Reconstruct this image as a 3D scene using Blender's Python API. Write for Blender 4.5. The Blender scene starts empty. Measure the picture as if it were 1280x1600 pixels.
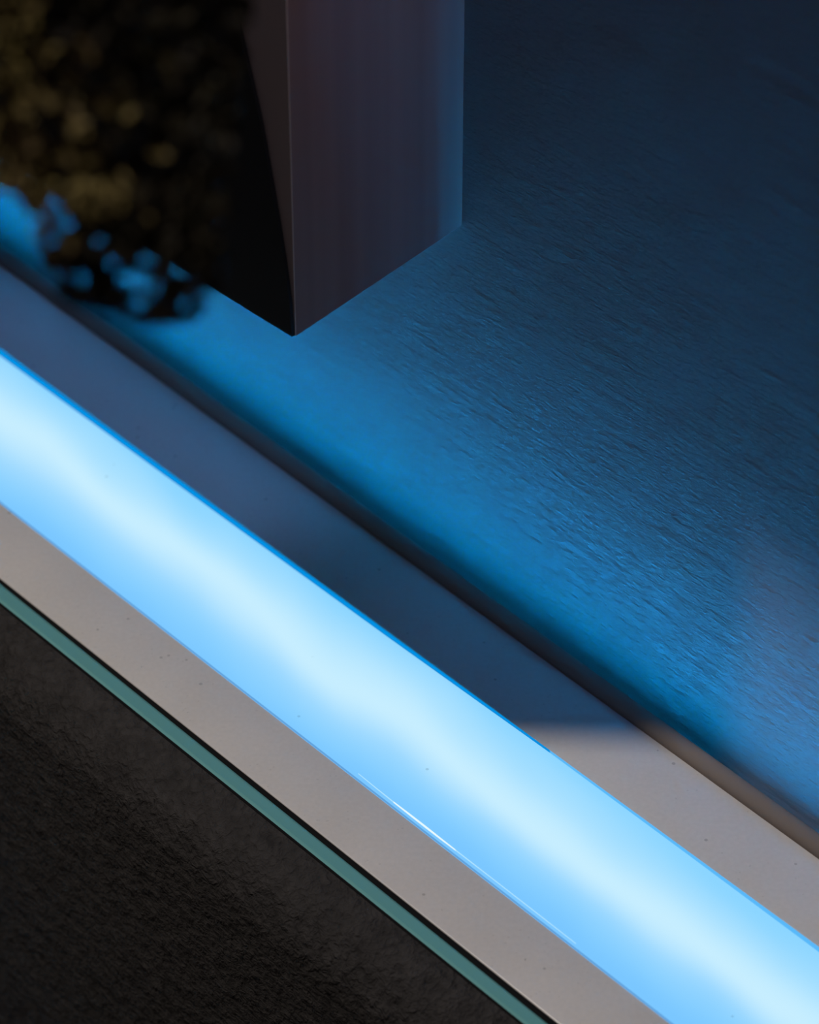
import bpy, bmesh, math, random
from mathutils import Vector, Matrix
random.seed(7)
sc = bpy.context.scene
V = Vector
# ---------------------------------------------------------------- camera
LZ = 0.90                                   # height of the ledge top
PITCH = math.radians(38)
FPX = 4860.0                                # focal length in pixels (frame 1280 x 1600)
DIST = 1.62
FWD = V((0, math.cos(PITCH), -math.sin(PITCH)))
UP = V((0, math.sin(PITCH), math.cos(PITCH)))
RT = V((1, 0, 0))
CAM = V((0, 0, LZ)) - FWD * DIST
cd = bpy.data.cameras.new('camera'); cam = bpy.data.objects.new('camera', cd)
sc.collection.objects.link(cam); sc.camera = cam
cam.location = CAM
cam.rotation_euler = (math.pi / 2 - PITCH, 0, 0)
cd.sensor_fit = 'HORIZONTAL'; cd.sensor_width = 36; cd.lens = FPX * 36 / 1280
cd.clip_start = .01; cd.clip_end = 100
cd.dof.use_dof = True
cd.dof.focus_distance = 1.45
cd.dof.aperture_fstop = 9.5
# ---------------------------------------------------------------- light and exposure
sc.view_settings.view_transform = 'Standard'; sc.view_settings.look = 'None'
sc.view_settings.exposure = 0; sc.view_settings.gamma = 1
sc.view_settings.use_curve_mapping = False
w = bpy.data.worlds.new('world'); sc.world = w; w.use_nodes = True
w.node_tree.nodes['Background'].inputs[0].default_value = (.9, .72, .95, 1)
w.node_tree.nodes['Background'].inputs[1].default_value = .024
SUN_EL = math.radians(64)

def ray(px, py): return (FWD * FPX + RT * (px - 640) + UP * (800 - py)).normalized()
def on_z(px, py, z=LZ):
    d = ray(px, py); return CAM + d * ((z - CAM.z) / d.z)

a_, b_ = on_z(820, 1143), on_z(1030, 1152)
AZ = (b_ - a_); AZ.z = 0; AZ.normalize()    # the sunlight travels this way over the ledge
SUN = AZ * math.cos(SUN_EL) - V((0, 0, math.sin(SUN_EL)))
sl = bpy.data.lights.new('sun', 'SUN'); so = bpy.data.objects.new('sun', sl); sc.collection.objects.link(so)
so.rotation_euler = SUN.to_track_quat('-Z', 'Y').to_euler(); so.location = (-1, 0, 3)
sl.energy = 1.68; sl.color = (1, .905, .82); sl.angle = math.radians(1.6)

# added soft fill from the right to brighten the cabinet side
wl = bpy.data.lights.new('side_fill', 'AREA'); wo = bpy.data.objects.new('side_fill', wl)
sc.collection.objects.link(wo); wl.shape = 'RECTANGLE'; wl.size = .5; wl.size_y = .5
wo.location = (1.15, -1.43, 1.75)
wo.rotation_euler = (V((-.02, .25, 1.55)) - wo.location).to_track_quat('-Z', 'Y').to_euler()
wl.spread = math.radians(30); wl.energy = .5; wl.color = (.95, .78, .9)

# ---------------------------------------------------------------- materials
def mat(name, col=(.5, .5, .5), rough=.6, **k):
    m = bpy.data.materials.new(name); m.use_nodes = True
    b = m.node_tree.nodes['Principled BSDF']
    b.inputs['Base Color'].default_value = (*col, 1); b.inputs['Roughness'].default_value = rough
    b.inputs['Specular IOR Level'].default_value = k.get('spec', .3)
    b.inputs['Metallic'].default_value = k.get('metal', 0)
    return m
def N(m, t, **k):
    n = m.node_tree.nodes.new(t)
    for a, v in k.items(): setattr(n, a, v)
    return n
def L(m, a, b): m.node_tree.links.new(a, b)
def coords(m, scale=(1, 1, 1), rot=(0, 0, 0)):
    tc = N(m, 'ShaderNodeTexCoord'); mp = N(m, 'ShaderNodeMapping')
    mp.inputs['Scale'].default_value = scale; mp.inputs['Rotation'].default_value = rot
    L(m, tc.outputs['Object'], mp.inputs['Vector']); return mp.outputs['Vector']
def mathn(m, op, a, b=None, c=None):
    n = N(m, 'ShaderNodeMath', operation=op)
    for i, v in enumerate((a, b, c)):
        if v is None: continue
        if isinstance(v, (int, float)): n.inputs[i].default_value = v
        else: L(m, v, n.inputs[i])
    return n.outputs[0]

def plaster(name, col, rot, scale, strength, dist, mottle=0):
    m = mat(name, col, .85, spec=.05)
    b = m.node_tree.nodes['Principled BSDF']
    v = coords(m, scale, rot)
    n1 = N(m, 'ShaderNodeTexNoise'); n1.inputs['Scale'].default_value = 1; n1.inputs['Detail'].default_value = 4
    n1.inputs['Roughness'].default_value = .6; n1.inputs['Distortion'].default_value = .6
    L(m, v, n1.inputs['Vector'])
    v2 = coords(m, tuple(s * .32 for s in scale), rot)
    n2 = N(m, 'ShaderNodeTexNoise'); n2.inputs['Scale'].default_value = 1; n2.inputs['Detail'].default_value = 3
    L(m, v2, n2.inputs['Vector'])
    h = mathn(m, 'ADD', mathn(m, 'MULTIPLY', n1.outputs[0], 1.0), mathn(m, 'MULTIPLY', n2.outputs[0], 1.3))
    # a few scattered pits
    v3 = coords(m, tuple(s * .25 for s in scale), rot)
    vo = N(m, 'ShaderNodeTexVoronoi'); vo.inputs['Scale'].default_value = 1; L(m, v3, vo.inputs['Vector'])
    pit = mathn(m, 'MULTIPLY', mathn(m, 'LESS_THAN', vo.outputs['Distance'], .09), -.5)
    h = mathn(m, 'ADD', h, pit)
    if mottle:
        f = mathn(m, 'ADD', 1 - mottle * .9, mathn(m, 'MULTIPLY', mathn(m, 'ADD', n1.outputs[0], n2.outputs[0]), mottle))
        mx = N(m, 'ShaderNodeVectorMath', operation='SCALE'); mx.inputs[0].default_value = col; L(m, f, mx.inputs['Scale'])
        L(m, mx.outputs[0], b.inputs['Base Color'])
    bp = N(m, 'ShaderNodeBump'); bp.inputs['Strength'].default_value = strength; bp.inputs['Distance'].default_value = dist
    L(m, h, bp.inputs['Height']); L(m, bp.outputs[0], b.inputs['Normal'])
    return m

def stone(name, col):
    m = mat(name, col, .5, spec=.5)
    b = m.node_tree.nodes['Principled BSDF']
    b.inputs['Coat Weight'].default_value = 1; b.inputs['Coat IOR'].default_value = 1.6; b.inputs['Coat Roughness'].default_value = .22
    v = coords(m)
    n = N(m, 'ShaderNodeTexNoise'); n.inputs['Scale'].default_value = 14; n.inputs['Detail'].default_value = 5; L(m, v, n.inputs['Vector'])
    n2 = N(m, 'ShaderNodeTexNoise'); n2.inputs['Scale'].default_value = 420; n2.inputs['Detail'].default_value = 3; L(m, v, n2.inputs['Vector'])
    vo = N(m, 'ShaderNodeTexVoronoi'); vo.inputs['Scale'].default_value = 95; L(m, v, vo.inputs['Vector'])
    gate = N(m, 'ShaderNodeTexNoise'); gate.inputs['Scale'].default_value = 30; L(m, v, gate.inputs['Vector'])
    dust = mathn(m, 'MULTIPLY', mathn(m, 'LESS_THAN', vo.outputs['Distance'], .085), mathn(m, 'GREATER_THAN', gate.outputs[0], .5))
    f = mathn(m, 'ADD', mathn(m, 'MULTIPLY', n.outputs[0], .22), mathn(m, 'MULTIPLY', n2.outputs[0], .16))
    vo2 = N(m, 'ShaderNodeTexVoronoi'); vo2.inputs['Scale'].default_value = 260; L(m, v, vo2.inputs['Vector'])
    g2 = N(m, 'ShaderNodeTexNoise'); g2.inputs['Scale'].default_value = 55; L(m, v, g2.inputs['Vector'])
    fine = mathn(m, 'MULTIPLY', mathn(m, 'LESS_THAN', vo2.outputs['Distance'], .13), mathn(m, 'GREATER_THAN', g2.outputs[0], .53))
    dust = mathn(m, 'ADD', dust, mathn(m, 'MULTIPLY', fine, .35))
    f = mathn(m, 'SUBTRACT', mathn(m, 'ADD', f, .81), mathn(m, 'MULTIPLY', dust, .33))
    mx = N(m, 'ShaderNodeVectorMath', operation='SCALE'); mx.inputs[0].default_value = col; L(m, f, mx.inputs['Scale'])
    L(m, mx.outputs[0], b.inputs['Base Color'])
    return m

# ---------------------------------------------------------------- geometry helpers
def link(name, verts, faces, m, parent=None, smooth=False):
    me = bpy.data.meshes.new(name); me.from_pydata([tuple(v) for v in verts], [], faces)
    bm = bmesh.new(); bm.from_mesh(me); bmesh.ops.recalc_face_normals(bm, faces=bm.faces); bm.to_mesh(me); bm.free()
    me.materials.append(m)
    for p in me.polygons: p.use_smooth = smooth
    o = bpy.data.objects.new(name, me); sc.collection.objects.link(o)
    if parent: o.parent = parent; o.matrix_parent_inverse = parent.matrix_basis.inverted()
    return o
def bevel(o, w_, seg=3):
    md = o.modifiers.new('bevel', 'BEVEL'); md.width = w_; md.segments = seg; md.limit_method = 'ANGLE'
    for p in o.data.polygons: p.use_smooth = True
    return o
def prism(name, poly, z0, z1, m, parent=None):
    n = len(poly); vs = [V((p.x, p.y, z0)) for p in poly] + [V((p.x, p.y, z1)) for p in poly]
    fs = [list(range(n))[::-1], list(range(n, 2 * n))] + [[i, (i + 1) % n, n + (i + 1) % n, n + i] for i in range(n)]
    return link(name, vs, fs, m, parent)
def sweep(name, p0, p1, side, prof, m, parent=None, smooth=False):
    # profile of (across, height) points swept from p0 to p1; across runs along `side`
    n = len(prof); vs = []
    for p in (p0, p1):
        for a, h in prof: vs.append(p + side * a + V((0, 0, h)))
    fs = [list(range(n)), list(range(n, 2 * n))[::-1]] + [[i, (i + 1) % n, n + (i + 1) % n, n + i] for i in range(n)]
    return link(name, vs, fs, m, parent, smooth)
def tag(o, label=None, cat=None, group=None, kind=None):
    for k, v in (('label', label), ('category', cat), ('group', group), ('kind', kind)):
        if v: o[k] = v
    return o
def empty(name, loc, label, cat):
    o = bpy.data.objects.new(name, None); sc.collection.objects.link(o); o.location = loc
    o.empty_display_size = .02; return tag(o, label, cat)

# lines across the picture, taken on the ledge plane: y = y0 + k x
def seg(y0, k, z=LZ, x0=-260, x1=1560): return on_z(x0, y0 + k * x0, z), on_z(x1, y0 + k * x1, z)
BK = seg(408, .7245)          # back edge of the ledge
GT = seg(545, .731)           # far edge of the light
GB = seg(786, .776)           # near edge of the light
FE = seg(903, .797)           # front edge of the ledge
TT = seg(909.5, .803)         # glass edge, far side
TB = seg(940, .804)           # glass edge, near side
DIR = (BK[1] - BK[0]).normalized()
BACK = V((-DIR.y, DIR.x, 0))              # horizontal, away from the camera, into the wall
if BACK.y < 0: BACK = -BACK
def onwall(px, py):
    d = ray(px, py); t = (W0 - CAM).dot(BACK) / d.dot(BACK); return CAM + d * t
GAP = .0245
W0 = BK[0] + BACK * GAP; W1 = BK[1] + BACK * GAP
ANG = math.atan2(DIR.y, DIR.x)

# ---------------------------------------------------------------- setting
m_wall = plaster('pale_plaster', (.165, .16, .165), (0, 0, -ANG), (170, 170, 520), .62, .0014)
m_dark = plaster('dark_plaster', (.036, .0335, .032), (0, 0, -ANG), (230, 230, 260), 1, .0034, 1.0)
m_stone = stone('warm_grey_stone', (.575, .545, .51))
m_floor = mat('floor_concrete', (.06, .058, .055), .8)

def vwall(name, p0, p1, z0, z1, thick, m):
    s = BACK * thick
    o = prism(name, [p0, p1, p1 + s, p0 + s], z0, z1, m); o['kind'] = 'structure'; return o
wr = vwall('wall_back', W0 - DIR * .6, W1 + DIR * .04, 0, LZ + 1.1, .12, m_wall)
fl = prism('floor', [V((-2.4, -2.4, 0)), V((2.4, -2.4, 0)), V((2.4, 2.4, 0)), V((-2.4, 2.4, 0))], -.05, 0, m_floor); fl['kind'] = 'structure'
# low dark wall under the glass
FB = seg(944.5, .8045)
fd = (FB[1] - FB[0]).normalized(); fn = V((-fd.y, fd.x, 0)); fn = fn if fn.y > 0 else -fn
wf = bevel(prism('wall_front', [FB[0], FB[1], FB[1] - fn * .03, FB[0] - fn * .03], 0, LZ - .001, m_dark), .0001)
wf.modifiers['bevel'].limit_method = 'WEIGHT'
bw = wf.data.attributes.new('bevel_weight_edge', 'FLOAT', 'EDGE')
for e_ in wf.data.edges:
    a_, b_ = (wf.data.vertices[i].co for i in e_.vertices)
    if min(a_.z, b_.z) > .5 and (a_ - b_).length > .3 and (a_ - FB[0]).dot(fn) < -.02: bw.data[e_.index].value = 1
wf.modifiers['bevel'].width = .03; wf.modifiers['bevel'].segments = 10; wf['kind'] = 'structure'

# ---------------------------------------------------------------- ledge
m_trim = mat('bronze_trim', (.24, .195, .165), .7)
m_gap = mat('black_gap', (.006, .006, .006), .8, spec=.1)
ctr = (GT[0] + GB[1]) / 2
ledge = empty('ledge', (ctr.x, ctr.y, LZ - .022), 'long warm grey stone ledge with a glowing strip set into its top, running diagonally', 'ledge')
def slab(name, A, B, z1, z0, m, inset=0):
    return prism(name, [A[0], A[1], B[1], B[0]], z0, z1, m, ledge)
fp = bevel(slab('front_slab', FE, GB, LZ, LZ - .022, m_stone), .0006)
fp['label'] = 'narrow matte stone slab between the glass and the light'
BKi = (BK[0] - BACK * .002, BK[1] - BACK * .002)
rp = bevel(slab('rear_slab', GT, BKi, LZ, LZ - .022, m_stone), .0003)
rp['label'] = 'matte stone slab between the light and the wall, mostly shaded'
# rounded bead along the back edge
prof = [(0, -.030)] + [(.0022 - .0022 * math.cos(t) + 0, .0 + .0014 * math.sin(t)) for t in [i * math.pi / 10 for i in range(0, 11)]] + [(.0044, -.030)]
bd = sweep('edge_bead', BKi[0], BKi[1], BACK, [(-.0005, -.030)] + [(.0052 - .0055 * math.cos(i * math.pi / 12), .0004 + .0046 * math.sin(i * math.pi / 12)) for i in range(13)] + [(.0107, -.030)], m_trim, ledge, True)
bd['label'] = 'rounded dark bronze bead on the far edge'

# light diffuser: a thin slab with u along and v across
m_glow = bpy.data.materials.new('lit_diffuser'); m_glow.use_nodes = True
nt = m_glow.node_tree; nt.nodes.remove(nt.nodes['Principled BSDF'])
at = N(m_glow, 'ShaderNodeUVMap'); sx = N(m_glow, 'ShaderNodeSeparateXYZ'); L(m_glow, at.outputs[0], sx.inputs[0])
nz = N(m_glow, 'ShaderNodeTexNoise'); nz.inputs['Scale'].default_value = 1.0; nz.inputs['Detail'].default_value = 1.0
mp = N(m_glow, 'ShaderNodeMapping'); mp.inputs['Scale'].default_value = (9.0, 1.6, 1); mp.inputs['Location'].default_value = (3.1, 0, 0)
L(m_glow, at.outputs[0], mp.inputs[0]); L(m_glow, mp.outputs[0], nz.inputs['Vector'])
wob = mathn(m_glow, 'MULTIPLY', mathn(m_glow, 'SUBTRACT', nz.outputs[0], .5), .30)
vv = mathn(m_glow, 'ADD', sx.outputs[1], wob)
ramp = N(m_glow, 'ShaderNodeValToRGB'); r = ramp.color_ramp
r.interpolation = 'B_SPLINE'
pts = [(0, (.25, .66, 1)), (.12, (.32, .70, 1)), (.28, (.43, .77, 1)), (.44, (.60, .87, 1)), (.56, (.54, .83, 1)), (.70, (.32, .68, 1)), (.86, (.235, .62, 1)), (1, (.19, .56, 1))]
r.elements[0].position, r.elements[0].color = pts[0][0], (*pts[0][1], 1)
r.elements[1].position, r.elements[1].color = pts[-1][0], (*pts[-1][1], 1)
for p, c in pts[1:-1]:
    e = r.elements.new(p); e.color = (*c, 1)
L(m_glow, vv, ramp.inputs[0])
# dust on the diffuser
vg = coords(m_glow); vo = N(m_glow, 'ShaderNodeTexVoronoi'); vo.inputs['Scale'].default_value = 70; L(m_glow, vg, vo.inputs['Vector'])
gt = N(m_glow, 'ShaderNodeTexNoise'); gt.inputs['Scale'].default_value = 25; L(m_glow, vg, gt.inputs['Vector'])
du = mathn(m_glow, 'MULTIPLY', mathn(m_glow, 'LESS_THAN', vo.outputs['Distance'], .055), mathn(m_glow, 'GREATER_THAN', gt.outputs[0], .52))
em = N(m_glow, 'ShaderNodeEmission'); L(m_glow, ramp.outputs[0], em.inputs[0]); L(m_glow, mathn(m_glow, 'SUBTRACT', 1.0, mathn(m_glow, 'MULTIPLY', du, .22)), em.inputs[1])
L(m_glow, em.outputs[0], nt.nodes['Material Output'].inputs[0])
def diffuser():
    nu, z1, z0 = 40, LZ - .0002, LZ - .016
    vs, fs, uv = [], [], []
    for i in range(nu + 1):
        t = i / nu
        A, B = GT[0].lerp(GT[1], t), GB[0].lerp(GB[1], t)
        vs += [V((A.x, A.y, z1)), V((B.x, B.y, z1)), V((A.x, A.y, z0)), V((B.x, B.y, z0))]
        uv += [(t, 0), (t, 1), (t, 0), (t, 1)]
    for i in range(nu):
        a, b = 4 * i, 4 * i + 4
        fs += [(a, b, b + 1, a + 1), (a + 2, a + 3, b + 3, b + 2), (a, a + 2, b + 2, b), (a + 1, b + 1, b + 3, a + 3)]
    fs += [(0, 1, 3, 2), (4 * nu, 4 * nu + 2, 4 * nu + 3, 4 * nu + 1)]
    o = link('light_diffuser', vs, fs, m_glow, ledge)
    ul = o.data.uv_layers.new(name='UVMap')
    for lp in o.data.loops: ul.data[lp.index].uv = uv[lp.vertex_index]
    o['label'] = 'frosted panel glowing pale sky blue'
diffuser()
def emis(name, col, s=1):
    m = bpy.data.materials.new(name); m.use_nodes = True; n = m.node_tree; n.nodes.remove(n.nodes['Principled BSDF'])
    e = n.nodes.new('ShaderNodeEmission'); e.inputs[0].default_value = (*col, 1); e.inputs[1].default_value = s
    n.links.new(e.outputs[0], n.nodes['Material Output'].inputs[0]); return m
# the acrylic edges of the diffuser, standing a hair proud of it: real strips with their own width
def strip(name, pix_a, pix_b, m, label, z=.0004, par=None):
    A = [on_z(x, y, LZ) for x, y in pix_a]; B = [on_z(x, y, LZ) for x, y in pix_b]
    n = len(A); vs = []
    for P in (A, B):
        for p in P: vs += [p + V((0, 0, z)), p - V((0, 0, .004))]
    fs = []
    for i in range(n - 1):
        a, b, c, d = 2 * i, 2 * i + 2, 2 * n + 2 * i, 2 * n + 2 * i + 2
        fs += [(a, b, d, c), (a + 1, c + 1, d + 1, b + 1), (a, a + 1, b + 1, b), (c, d, d + 1, c + 1)]
    fs += [(0, 2 * n, 2 * n + 1, 1), (2 * n - 2, 2 * n - 1, 4 * n - 1, 4 * n - 2)]
    o = link(name, vs, fs, m, par or ledge); o['label'] = label; return o
xs = [-260, 0, 350, 600, 750, 860]
wd = [14, 10.5, 8.5, 7, 4.5, 2.5]
strip('diffuser_edge', [(x, 545 + .731 * x) for x in xs], [(x, 545 + .731 * x + w_) for x, w_ in zip(xs, wd)], emis('edge_blue', (.0, .27, .72)), 'thin saturated blue far edge of the glowing panel')
xs = [859, 1080, 1280, 1560]; wd = [2.5, 4, 6.5, 9]
strip('diffuser_edge', [(x, 545 + .731 * x) for x in xs], [(x, 545 + .731 * x + w_) for x, w_ in zip(xs, wd)], emis('edge_pale', (.10, .48, .95)), 'thin clear blue far edge of the glowing panel')
xs = [-260, 0, 500, 1000, 1560]
strip('diffuser_edge', [(x, 786 + .776 * x - 2.2) for x in xs], [(x, 786 + .776 * x) for x in xs], emis('edge_mid', (.12, .36, .72)), 'hairline blue near edge of the glowing panel')
def glint(xs, wd, off, m, label):  # glowing slivers stand for a sun glint along the edge
    strip('glint_line', [(x, 786 + .776 * x + o_ - w_) for x, w_, o_ in zip(xs, wd, off)], [(x, 786 + .776 * x + o_) for x, o_ in zip(xs, off)], m, label)
glint([615, 640, 665, 690, 712], [1.0, 2.1, 2.6, 1.8, .9], [-9.3, -8.8, -8.5, -8.8, -9.4], emis('glint_white', (.8, .95, 1)), 'fine white painted glint along the near edge')
glint([560, 590, 615], [.2, .7, 1.0], [-11.5, -10, -9.3], emis('glint_pale', (.42, .76, 1)), 'pale tail of the painted glint')
glint([712, 770, 840, 900], [.9, .5, .4, .2], [-9.4, -9.8, -9.8, -9.6], emis('glint_pale', (.42, .76, 1)), 'pale tail of the painted glint')
# dark joint below the front edge of the stone and the glass edge
m_gl = mat('glass_edge', (.115, .325, .325), .35, spec=.5)
m_gl2 = mat('glass_arris', (.15, .40, .39), .3, spec=.5)
jt = bevel(slab('joint_seal', (TT[0] + V((0, 0, 0)), TT[1]), FE, LZ - .0005, LZ - .012, m_gap), .0002); jt.parent = None
jt['label'] = 'black seal line along the front edge'
gl = empty('glass_pane', ((TT[0] + TB[1]) / 2).to_tuple(), 'green-blue polished edge of a thick glass pane lying along the stone ledge', 'glass')
gl.location.z = LZ - .012
def lerp2(A, B, t): return (A[0].lerp(B[0], t), A[1].lerp(B[1], t))
def tilt(name, A, B, za, zb, m, label=None):
    vs = [V((p.x, p.y, z)) for p, z in ((A[0], za), (A[1], za), (B[1], zb), (B[0], zb))] + [V((p.x, p.y, LZ - .012)) for p in (A[0], A[1], B[1], B[0])]
    o = link(name, vs, [(0, 1, 2, 3), (4, 7, 6, 5), (0, 4, 5, 1), (1, 5, 6, 2), (2, 6, 7, 3), (3, 7, 4, 0)], m, gl)
    if label: o['label'] = label
tilt('arris', TT, lerp2(TT, TB, .2), LZ - .0012, LZ, m_gl2, 'paler far arris of the glass edge')
tilt('polished_edge', lerp2(TT, TB, .2), lerp2(TT, TB, .84), LZ, LZ, m_gl)
tilt('arris', lerp2(TT, TB, .84), TB, LZ, LZ - .0012, m_gl2, 'paler near arris of the glass edge')
# black edge strip of the glass on its near side
sf = prism('shadow_seal', [TB[0], TB[1], FB[1], FB[0]], LZ - .012, LZ - .0006, m_gap, gl); jt.parent = gl; jt.matrix_parent_inverse = gl.matrix_basis.inverted(); sf['label'] = 'hairline black seal under the glass'

# ---------------------------------------------------------------- blue LED strip hidden behind the ledge
LEDZ = LZ - .060
led = empty('led_strip', (ctr.x, ctr.y, LEDZ), 'hidden blue light strip washing the wall from the slot behind the ledge', 'light strip')
l0, l1 = BK[0] - DIR * .4, BK[1] + DIR * .4
def barz(name, z0, z1, a0, a1, m, par):
    return prism(name, [l0 + BACK * a0, l1 + BACK * a0, l1 + BACK * a1, l0 + BACK * a1], z0, z1, m, par)
barz('channel', LEDZ - .03, LEDZ - .0225, -.002, GAP - .001, mat('aluminium', (.5, .5, .52), .4, metal=1), led)
ev = []
for a0, z0 in ((.0005, .010), (.0100, -.018), (.0090, -.0195), (-.0003, .0085)):
    ev += [l0 + BACK * a0 + V((0, 0, LEDZ + z0 - l0.z)), l1 + BACK * a0 + V((0, 0, LEDZ + z0 - l1.z))]
m_led = emis('led_blue', (.0, .385, 1.0))      # graded, strongest at its foot, to soften the light's edge on the wall
tc_ = N(m_led, 'ShaderNodeUVMap'); sp_ = N(m_led, 'ShaderNodeSeparateXYZ'); L(m_led, tc_.outputs[0], sp_.inputs[0])
L(m_led, mathn(m_led, 'MULTIPLY', mathn(m_led, 'POWER', sp_.outputs[1], 1.2), 500), m_led.node_tree.nodes['Emission'].inputs[1])
eo = link('emitter', ev, [(0, 1, 3, 2), (2, 3, 5, 4), (4, 5, 7, 6), (6, 7, 1, 0), (0, 2, 4, 6), (1, 7, 5, 3)], m_led, led)
ul = eo.data.uv_layers.new(name='UVMap')
for lp in eo.data.loops: ul.data[lp.index].uv = (0, 1.0 if lp.vertex_index in (2, 3, 4, 5) else 0.0)
barz('backing_board', LEDZ - .01, LZ - .031, -.006, -.0005, m_gap, led)
# added brown baffle above the lamp, keeps its light off the low wall
m_baffle = mat('added_brown_baffle', (.10, .065, .06), .85)
gk = barz('added_baffle_1', LZ - .040, LZ - .028, GAP - .0095, GAP, m_baffle, None); gk['kind'] = 'structure'

# ---------------------------------------------------------------- unseen stepped board added overhead to keep the sun off the wall
H = LZ + .80
def up(p, z=H): return p - SUN * ((z - p.z) / (-SUN.z)) * 1.0 if False else p + (-SUN) * ((z - p.z) / (-SUN.z))
P1 = on_z(690, 1145)
Pl = on_z(-150, 555)
e1 = (P1 - Pl).normalized()
A0 = up(P1 - e1 * 1.6); A1 = up(P1)
# edge running with the sun to the wall
t = (W0 - A1).dot(BACK) / AZ.dot(BACK); A2 = A1 + AZ * t
Wl = W0 + DIR * ((A0 - W0).dot(DIR)); Wl.z = H
m_blocker = mat('dark_sun_blocker', (.05, .05, .055), .7)
sh = empty('sun_blocker', ((A1.x + Wl.x) / 2, (A1.y + Wl.y) / 2, H), 'unseen dark stepped board added above the ledge to block the sun', 'sun blocker')
prism('blocker_board', [A0, A1, A2, Wl], H, H + .02, m_blocker, sh)
zb = .115
q = up(W0 + V((0, 0, LZ + zb - W0.z)) + DIR * .0)
dd = (W0 - q).dot(BACK)
R1 = A2 + DIR * .9; 
s0 = A1 + AZ * ((t * (1 - dd / ((W0 - A1).dot(BACK)))))
prism('blocker_board', [s0, s0 + DIR * 1.0, A2 + DIR * 1.0, A2], H, H + .02, m_blocker, sh)

# ---------------------------------------------------------------- wall cabinet
m_side = mat('mauve_grey_laminate', (.25, .215, .25), .6)
b = m_side.node_tree.nodes['Principled BSDF']
v = coords(m_side, (90, 90, 1.2), (0, 0, -ANG))
n = N(m_side, 'ShaderNodeTexNoise'); n.inputs['Scale'].default_value = 1; n.inputs['Detail'].default_value = 2; L(m_side, v, n.inputs['Vector'])
cr = N(m_side, 'ShaderNodeValToRGB'); cr.color_ramp.elements[0].position = .35; cr.color_ramp.elements[1].position = .65
cr.color_ramp.elements[0].color = (.150, .094, .088, 1); cr.color_ramp.elements[1].color = (.175, .112, .105, 1)
L(m_side, n.outputs[0], cr.inputs[0]); L(m_side, cr.outputs[0], b.inputs['Base Color'])
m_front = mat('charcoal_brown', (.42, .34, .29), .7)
m_black = mat('black_shade_and_metal', (.012, .012, .012), .5, spec=.15)
cw = onwall(722, 352); zc = cw.z
c0 = on_z(463, 525, zc)
cl = on_z(463 - 700, 525 - 700 * .62, zc)
tl = (W0 - cl).dot(BACK); clw = cl + BACK * tl
top = zc + .62
cab = empty('wall_cabinet', (c0.x, c0.y, zc), 'tall dark wall cabinet with a mauve grey side, hanging above the blue-lit wall', 'cabinet')
side_in = (cl - c0).normalized() * .016
prism('side_panel', [c0, cw, cw + side_in, c0 + side_in], zc, min(top, H - .002), m_side, cab)['label'] = 'mauve grey side with faint vertical streaks'
bevel(cab.children[-1], .0002)
prism('carcass', [c0 + side_in * 1.0, cw + side_in * 1.0, clw, cl], zc + .001, min(top, H - .002), m_front, cab)
# lit-tone strip + black panel as curved shadow, both on the front plane
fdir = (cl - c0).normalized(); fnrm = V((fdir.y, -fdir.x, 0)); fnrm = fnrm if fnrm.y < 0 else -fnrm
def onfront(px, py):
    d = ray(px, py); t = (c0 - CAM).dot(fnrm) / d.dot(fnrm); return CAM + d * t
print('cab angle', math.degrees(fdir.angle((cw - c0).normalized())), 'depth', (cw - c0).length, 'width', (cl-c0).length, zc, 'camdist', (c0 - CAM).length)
st = prism('front_lit_strip', [c0, c0 + fdir * .10, c0 + fdir * .10 + fnrm * .0005, c0 + fnrm * .0005], zc, min(top, H - .002), m_front, cab)
st['label'] = 'charcoal brown strip, lit part of the front beside the shadow panel'
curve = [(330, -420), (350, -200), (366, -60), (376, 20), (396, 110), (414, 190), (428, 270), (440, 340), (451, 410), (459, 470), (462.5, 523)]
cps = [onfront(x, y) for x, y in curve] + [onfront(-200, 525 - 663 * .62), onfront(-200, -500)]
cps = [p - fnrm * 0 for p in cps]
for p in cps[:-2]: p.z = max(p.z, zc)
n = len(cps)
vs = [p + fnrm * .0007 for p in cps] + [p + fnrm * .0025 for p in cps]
dp = link('shade_panel', vs, [list(range(n)), list(range(n, 2 * n))[::-1]] + [[i, (i + 1) % n, n + (i + 1) % n, n + i] for i in range(n)], m_black, cab)
dp['label'] = 'black panel standing for a shadow with a long curved edge on the front'

# added cool fill lights over the ledge: one below the cabinet, one overhead
def fill_light(name, p, sx_, sy_, watt):
    l = bpy.data.lights.new(name, 'AREA'); o = bpy.data.objects.new(name, l); sc.collection.objects.link(o)
    l.shape = 'RECTANGLE'; l.size = sx_; l.size_y = sy_; l.energy = watt; l.color = (.22, .42, 1.0); l.spread = math.radians(35)
    o.location = p; o.rotation_euler = (0, 0, ANG)
ccen = (c0 + cw + cl + clw) / 4
fill_light('cabinet_fill', V((ccen.x, ccen.y, zc - .004)) - DIR * .06, .30, .06, .015)
mid = (BK[0] + BK[1]) / 2 - BACK * .05
fill_light('ledge_fill', V((mid.x, mid.y, H - .01)) + DIR * .12 - BACK * .05, .7, .05, .055)
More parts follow.
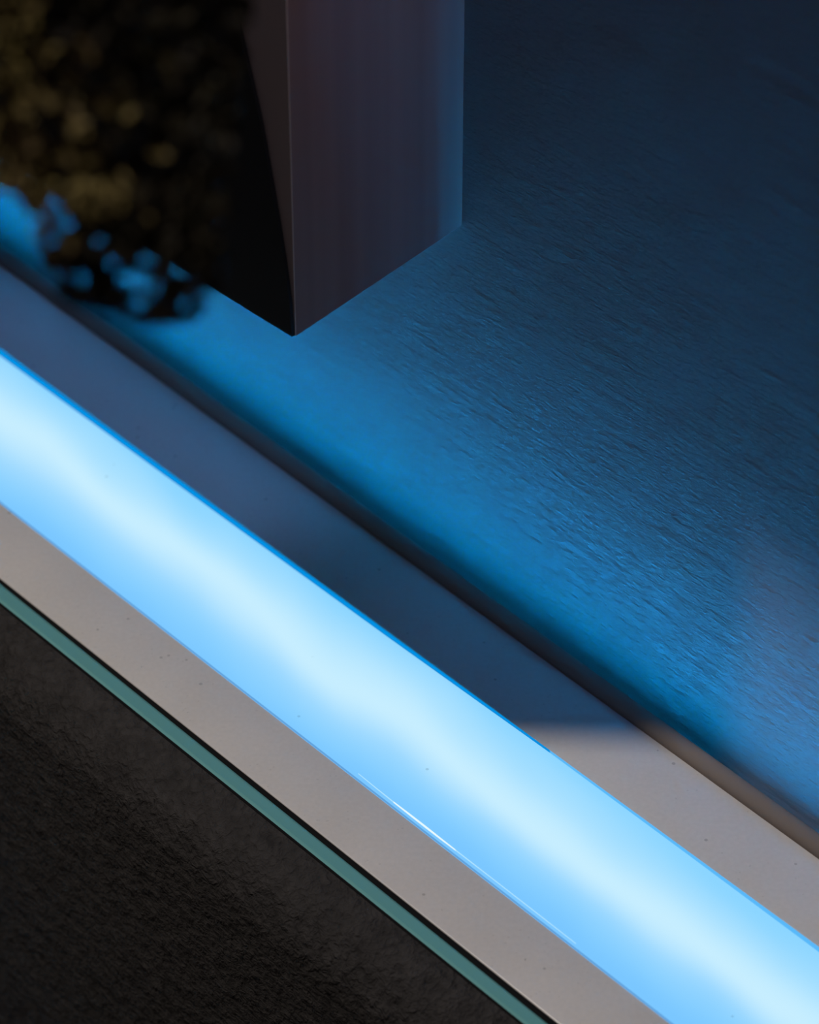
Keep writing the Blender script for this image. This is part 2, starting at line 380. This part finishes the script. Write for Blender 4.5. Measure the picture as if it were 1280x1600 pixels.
# ---------------------------------------------------------------- hanging plant
def leafmat(name, col):
    m = mat(name, col, .6, spec=.15)
    b = m.node_tree.nodes['Principled BSDF']
    oi = N(m, 'ShaderNodeTexNoise'); oi.inputs['Scale'].default_value = 40; L(m, coords(m), oi.inputs['Vector'])
    c = N(m, 'ShaderNodeValToRGB'); c.color_ramp.elements[0].position = .3; c.color_ramp.elements[1].position = .7
    c.color_ramp.elements[0].color = (col[0] * .6, col[1] * .5, col[2] * .6, 1); c.color_ramp.elements[1].color = (col[0] * 1.5, col[1] * 1.55, col[2] * 1.1, 1)
    L(m, oi.outputs[0], c.inputs[0]); L(m, c.outputs[0], b.inputs['Base Color'])
    return m
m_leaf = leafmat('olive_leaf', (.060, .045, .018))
m_lit_leaf = leafmat('olive_lit_leaf', (.16, .125, .055))  # sunlight put into the colour of the left-hand leaves
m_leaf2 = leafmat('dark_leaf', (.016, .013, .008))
m_stem = mat('brown_stem', (.03, .02, .012), .8)
DEP = .90
def at(px, py, dist): return CAM + ray(px, py) * dist
pc = at(120, -500, DEP)
plant = empty('hanging_plant', at(190, 505, DEP), 'dark olive-brown trailing plant with small dense leaves, hanging in front of the cabinet', 'plant')
# leaf mesh: pointed oval, folded along its midrib
def leaf_data(s):
    pr = [(0, 0), (.22, .30), (.5, .40), (.78, .27), (1, 0)]
    vs = [(0, 0, 0), (.33, 0, -.06), (.66, 0, -.07), (1, 0, 0), (.25, .27, .05), (.6, .32, .05), (.25, -.27, .05), (.6, -.32, .05)]
    fs = [(0, 1, 4), (1, 2, 5, 4), (2, 3, 5), (0, 6, 1), (1, 6, 7, 2), (2, 7, 3)]
    return [tuple(c * s for c in v) for v in vs], fs
lv, lf = leaf_data(1.0)
lme = bpy.data.meshes.new('leaf'); lme.from_pydata(lv, [], lf); lme.materials.append(m_leaf2)
for p in lme.polygons: p.use_smooth = True
# sprays: (px, py, radius px, number, depth spread)
sprays = []
def lower(x):   # lowest picture y of the foliage at a given x
    pts = [(-200, 240), (0, 296), (28, 308), (52, 345), (62, 400), (80, 455), (110, 482), (170, 492), (230, 514), (290, 508), (322, 485), (338, 450), (356, 400), (390, 380)]
    for (xa, ya), (xb, yb) in zip(pts, pts[1:]):
        if xa <= x <= xb: return ya + (yb - ya) * (x - xa) / (xb - xa)
    return 0
holes = [(219, 437, 21), (230, 404, 16), (240, 450, 15), (195, 436, 20), (216, 476, 15), (126, 438, 16), (88, 437, 15), (86, 320, 14), (104, 349, 15), (64, 342, 12), (80, 376, 13),
         (288, 476, 11), (281, 421, 13), (175, 410, 11), (322, 462, 12), (155, 375, 6)]
leaves = []
rnd = random.Random(11)
tries = 0
def far_from_holes(x, y, k=1.0):
    return all((x - a) ** 2 + (y - b) ** 2 > ((c * .5 + 7) * k) ** 2 for a, b, c in holes)
while len(leaves) < 15500:
    x = rnd.uniform(-180, 395); y = rnd.uniform(-420, 520) if len(leaves) > 8600 else rnd.uniform(285, 520)
    lo = lower(x)
    if y > lo - 8: continue
    if x > 347 + 38 * (1 - max(0, y) / 400) + 7 * math.sin(y * .08): continue
    if y > 290 and not far_from_holes(x, y): continue
    # clumps
    if y < 290 and math.sin(x * .045 + 2.1 * math.sin(y * .023)) * math.sin(y * .05 + 1.7 * math.sin(x * .03)) < -.55: continue
    f_ = min(1, max(0, (y - 120) / 330)); thick = .06 - .04 * f_
    leaves.append((x, y, DEP - .035 * f_ + rnd.gauss(0, .5) * thick))
leaves.sort(key=lambda q: -q[1])
def leaf_matrix(x, y, d, s):
    p = at(x, y, d)
    q_ = Matrix.Rotation(rnd.uniform(0, 2 * math.pi), 4, 'Z') @ Matrix.Rotation(rnd.uniform(-1.3, 1.3), 4, 'Y') @ Matrix.Rotation(rnd.uniform(-.9, .9), 4, 'X')
    return Matrix.Translation(p) @ q_ @ Matrix.Scale(s, 4) @ Matrix.Translation((-.5, 0, 0))
# 300 lowest leaves as parts, the rest one crown
pinv = plant.matrix_basis.inverted()
order = leaves
for i, (x, y, d) in enumerate(order[:300]):
    o = bpy.data.objects.new('leaf', lme); sc.collection.objects.link(o); o.parent = plant
    o.matrix_parent_inverse = Matrix.Translation(plant.location).inverted()
    o.matrix_basis = leaf_matrix(x, y, d, rnd.uniform(.0030, .0046))
vs, fs, mi = [], [], []
for (x, y, d) in order[300:]:
    tone = (175 - x) / 90 + .9 * math.sin(x * .037 + 1.3) * math.sin(y * .045 + .6) + .5 * rnd.gauss(0, .6) - (1.3 if y > 345 else 0) - (1.2 if y < 60 else 0)  # leaves toward the left get the lit colour
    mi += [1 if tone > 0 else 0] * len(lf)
    M = leaf_matrix(x, y, d, rnd.uniform(.0040, .0064) * (.68 if y > 285 else 1)); k = len(vs)
    vs += [M @ V(v) for v in lv]; fs += [tuple(k + i for i in f) for f in lf]
me = bpy.data.meshes.new('foliage'); me.from_pydata([tuple(v) for v in vs], [], fs); me.materials.append(m_leaf2); me.materials.append(m_lit_leaf)
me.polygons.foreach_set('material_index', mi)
fo = bpy.data.objects.new('foliage', me); sc.collection.objects.link(fo); fo.parent = plant
fo.matrix_parent_inverse = Matrix.Translation(plant.location).inverted(); fo['kind'] = 'stuff'
# stems
def tube(pts, rads, nseg=6):
    vs, fs = [], []
    for i, (p, r_) in enumerate(zip(pts, rads)):
        d = (pts[min(i + 1, len(pts) - 1)] - pts[max(i - 1, 0)]).normalized()
        a = d.orthogonal().normalized(); b2 = d.cross(a)
        for j in range(nseg):
            t_ = 2 * math.pi * j / nseg; vs.append(p + (a * math.cos(t_) + b2 * math.sin(t_)) * r_)
    for i in range(len(pts) - 1):
        for j in range(nseg): fs.append((i * nseg + j, i * nseg + (j + 1) % nseg, (i + 1) * nseg + (j + 1) % nseg, (i + 1) * nseg + j))
    fs += [tuple(range(nseg))[::-1], tuple(range((len(pts) - 1) * nseg, len(pts) * nseg))]
    return vs, fs
root = at(110, -520, DEP); anchor = V((root.x, root.y, H)) 
ends = [(240, 505), (300, 495), (190, 480), (110, 470), (75, 420), (330, 455), (20, 290), (-60, 250), (320, 330), (180, 380), (60, 350), (250, 380), (-120, 150), (350, 200)]
for ex, ey in ends:
    pts = []
    for i in range(12):
        t_ = i / 11
        x = 110 + (ex - 110) * (t_ ** .7) + 9 * math.sin(5 * t_ + ex); y = -520 + (ey - 8 + 520) * t_
        pts.append(at(x, y, DEP + .01 * math.sin(3 * t_ + ey)))
    vs, fs = tube(pts, [0.0013 * (1 - .8 * i / 11) for i in range(12)])
    link('stem', vs, fs, m_stem, plant, True)
# pot above the picture and the stand that carries it
m_pot = mat('terracotta', (.25, .10, .05), .8)
def lathe(name, c, prof, m, parent=None, nseg=32):
    vs, fs = [], []
    for r_, z in prof:
        for j in range(nseg):
            a = 2 * math.pi * j / nseg; vs.append(c + V((r_ * math.cos(a), r_ * math.sin(a), z)))
    for i in range(len(prof) - 1):
        for j in range(nseg): fs.append((i * nseg + j, i * nseg + (j + 1) % nseg, (i + 1) * nseg + (j + 1) % nseg, (i + 1) * nseg + j))
    fs += [tuple(range(nseg))[::-1], tuple(range((len(prof) - 1) * nseg, len(prof) * nseg))]
    return link(name, vs, fs, m, parent, True)
pb = V((root.x, root.y, root.z + .004))
lathe('pot', pb, [(.030, 0), (.041, .055), (.045, .055), (.045, .066), (.040, .066), (.039, .058)], m_pot, plant)
stand = empty('plant_stand', (pb.x - .14, pb.y, 0), 'slim black metal floor stand carrying the potted trailing plant', 'plant stand')
sb = V((pb.x - .14, pb.y, 0))
lathe('base', sb, [(.11, 0), (.11, .01), (.02, .016)], m_black, stand)
lathe('pole', sb, [(.008, .012), (.008, pb.z + .2055)], m_black, stand, 16)
for k in range(3):
    a = 2 * math.pi * k / 3
    vs, fs = tube([pb + V((.044 * math.cos(a), .044 * math.sin(a), .060)), pb + V((.01 * math.cos(a), .01 * math.sin(a), .17)), pb + V((.0015 * math.cos(a), .0015 * math.sin(a), .198))], [.0008] * 3)
    link('cord', vs, fs, m_stem, plant, True)
prism('arm', [sb + V((0, -.006, 0)), V((pb.x, pb.y - .006, 0)), V((pb.x, pb.y + .006, 0)), sb + V((0, .006, 0))], pb.z + .1985, pb.z + .2055, m_black, stand)
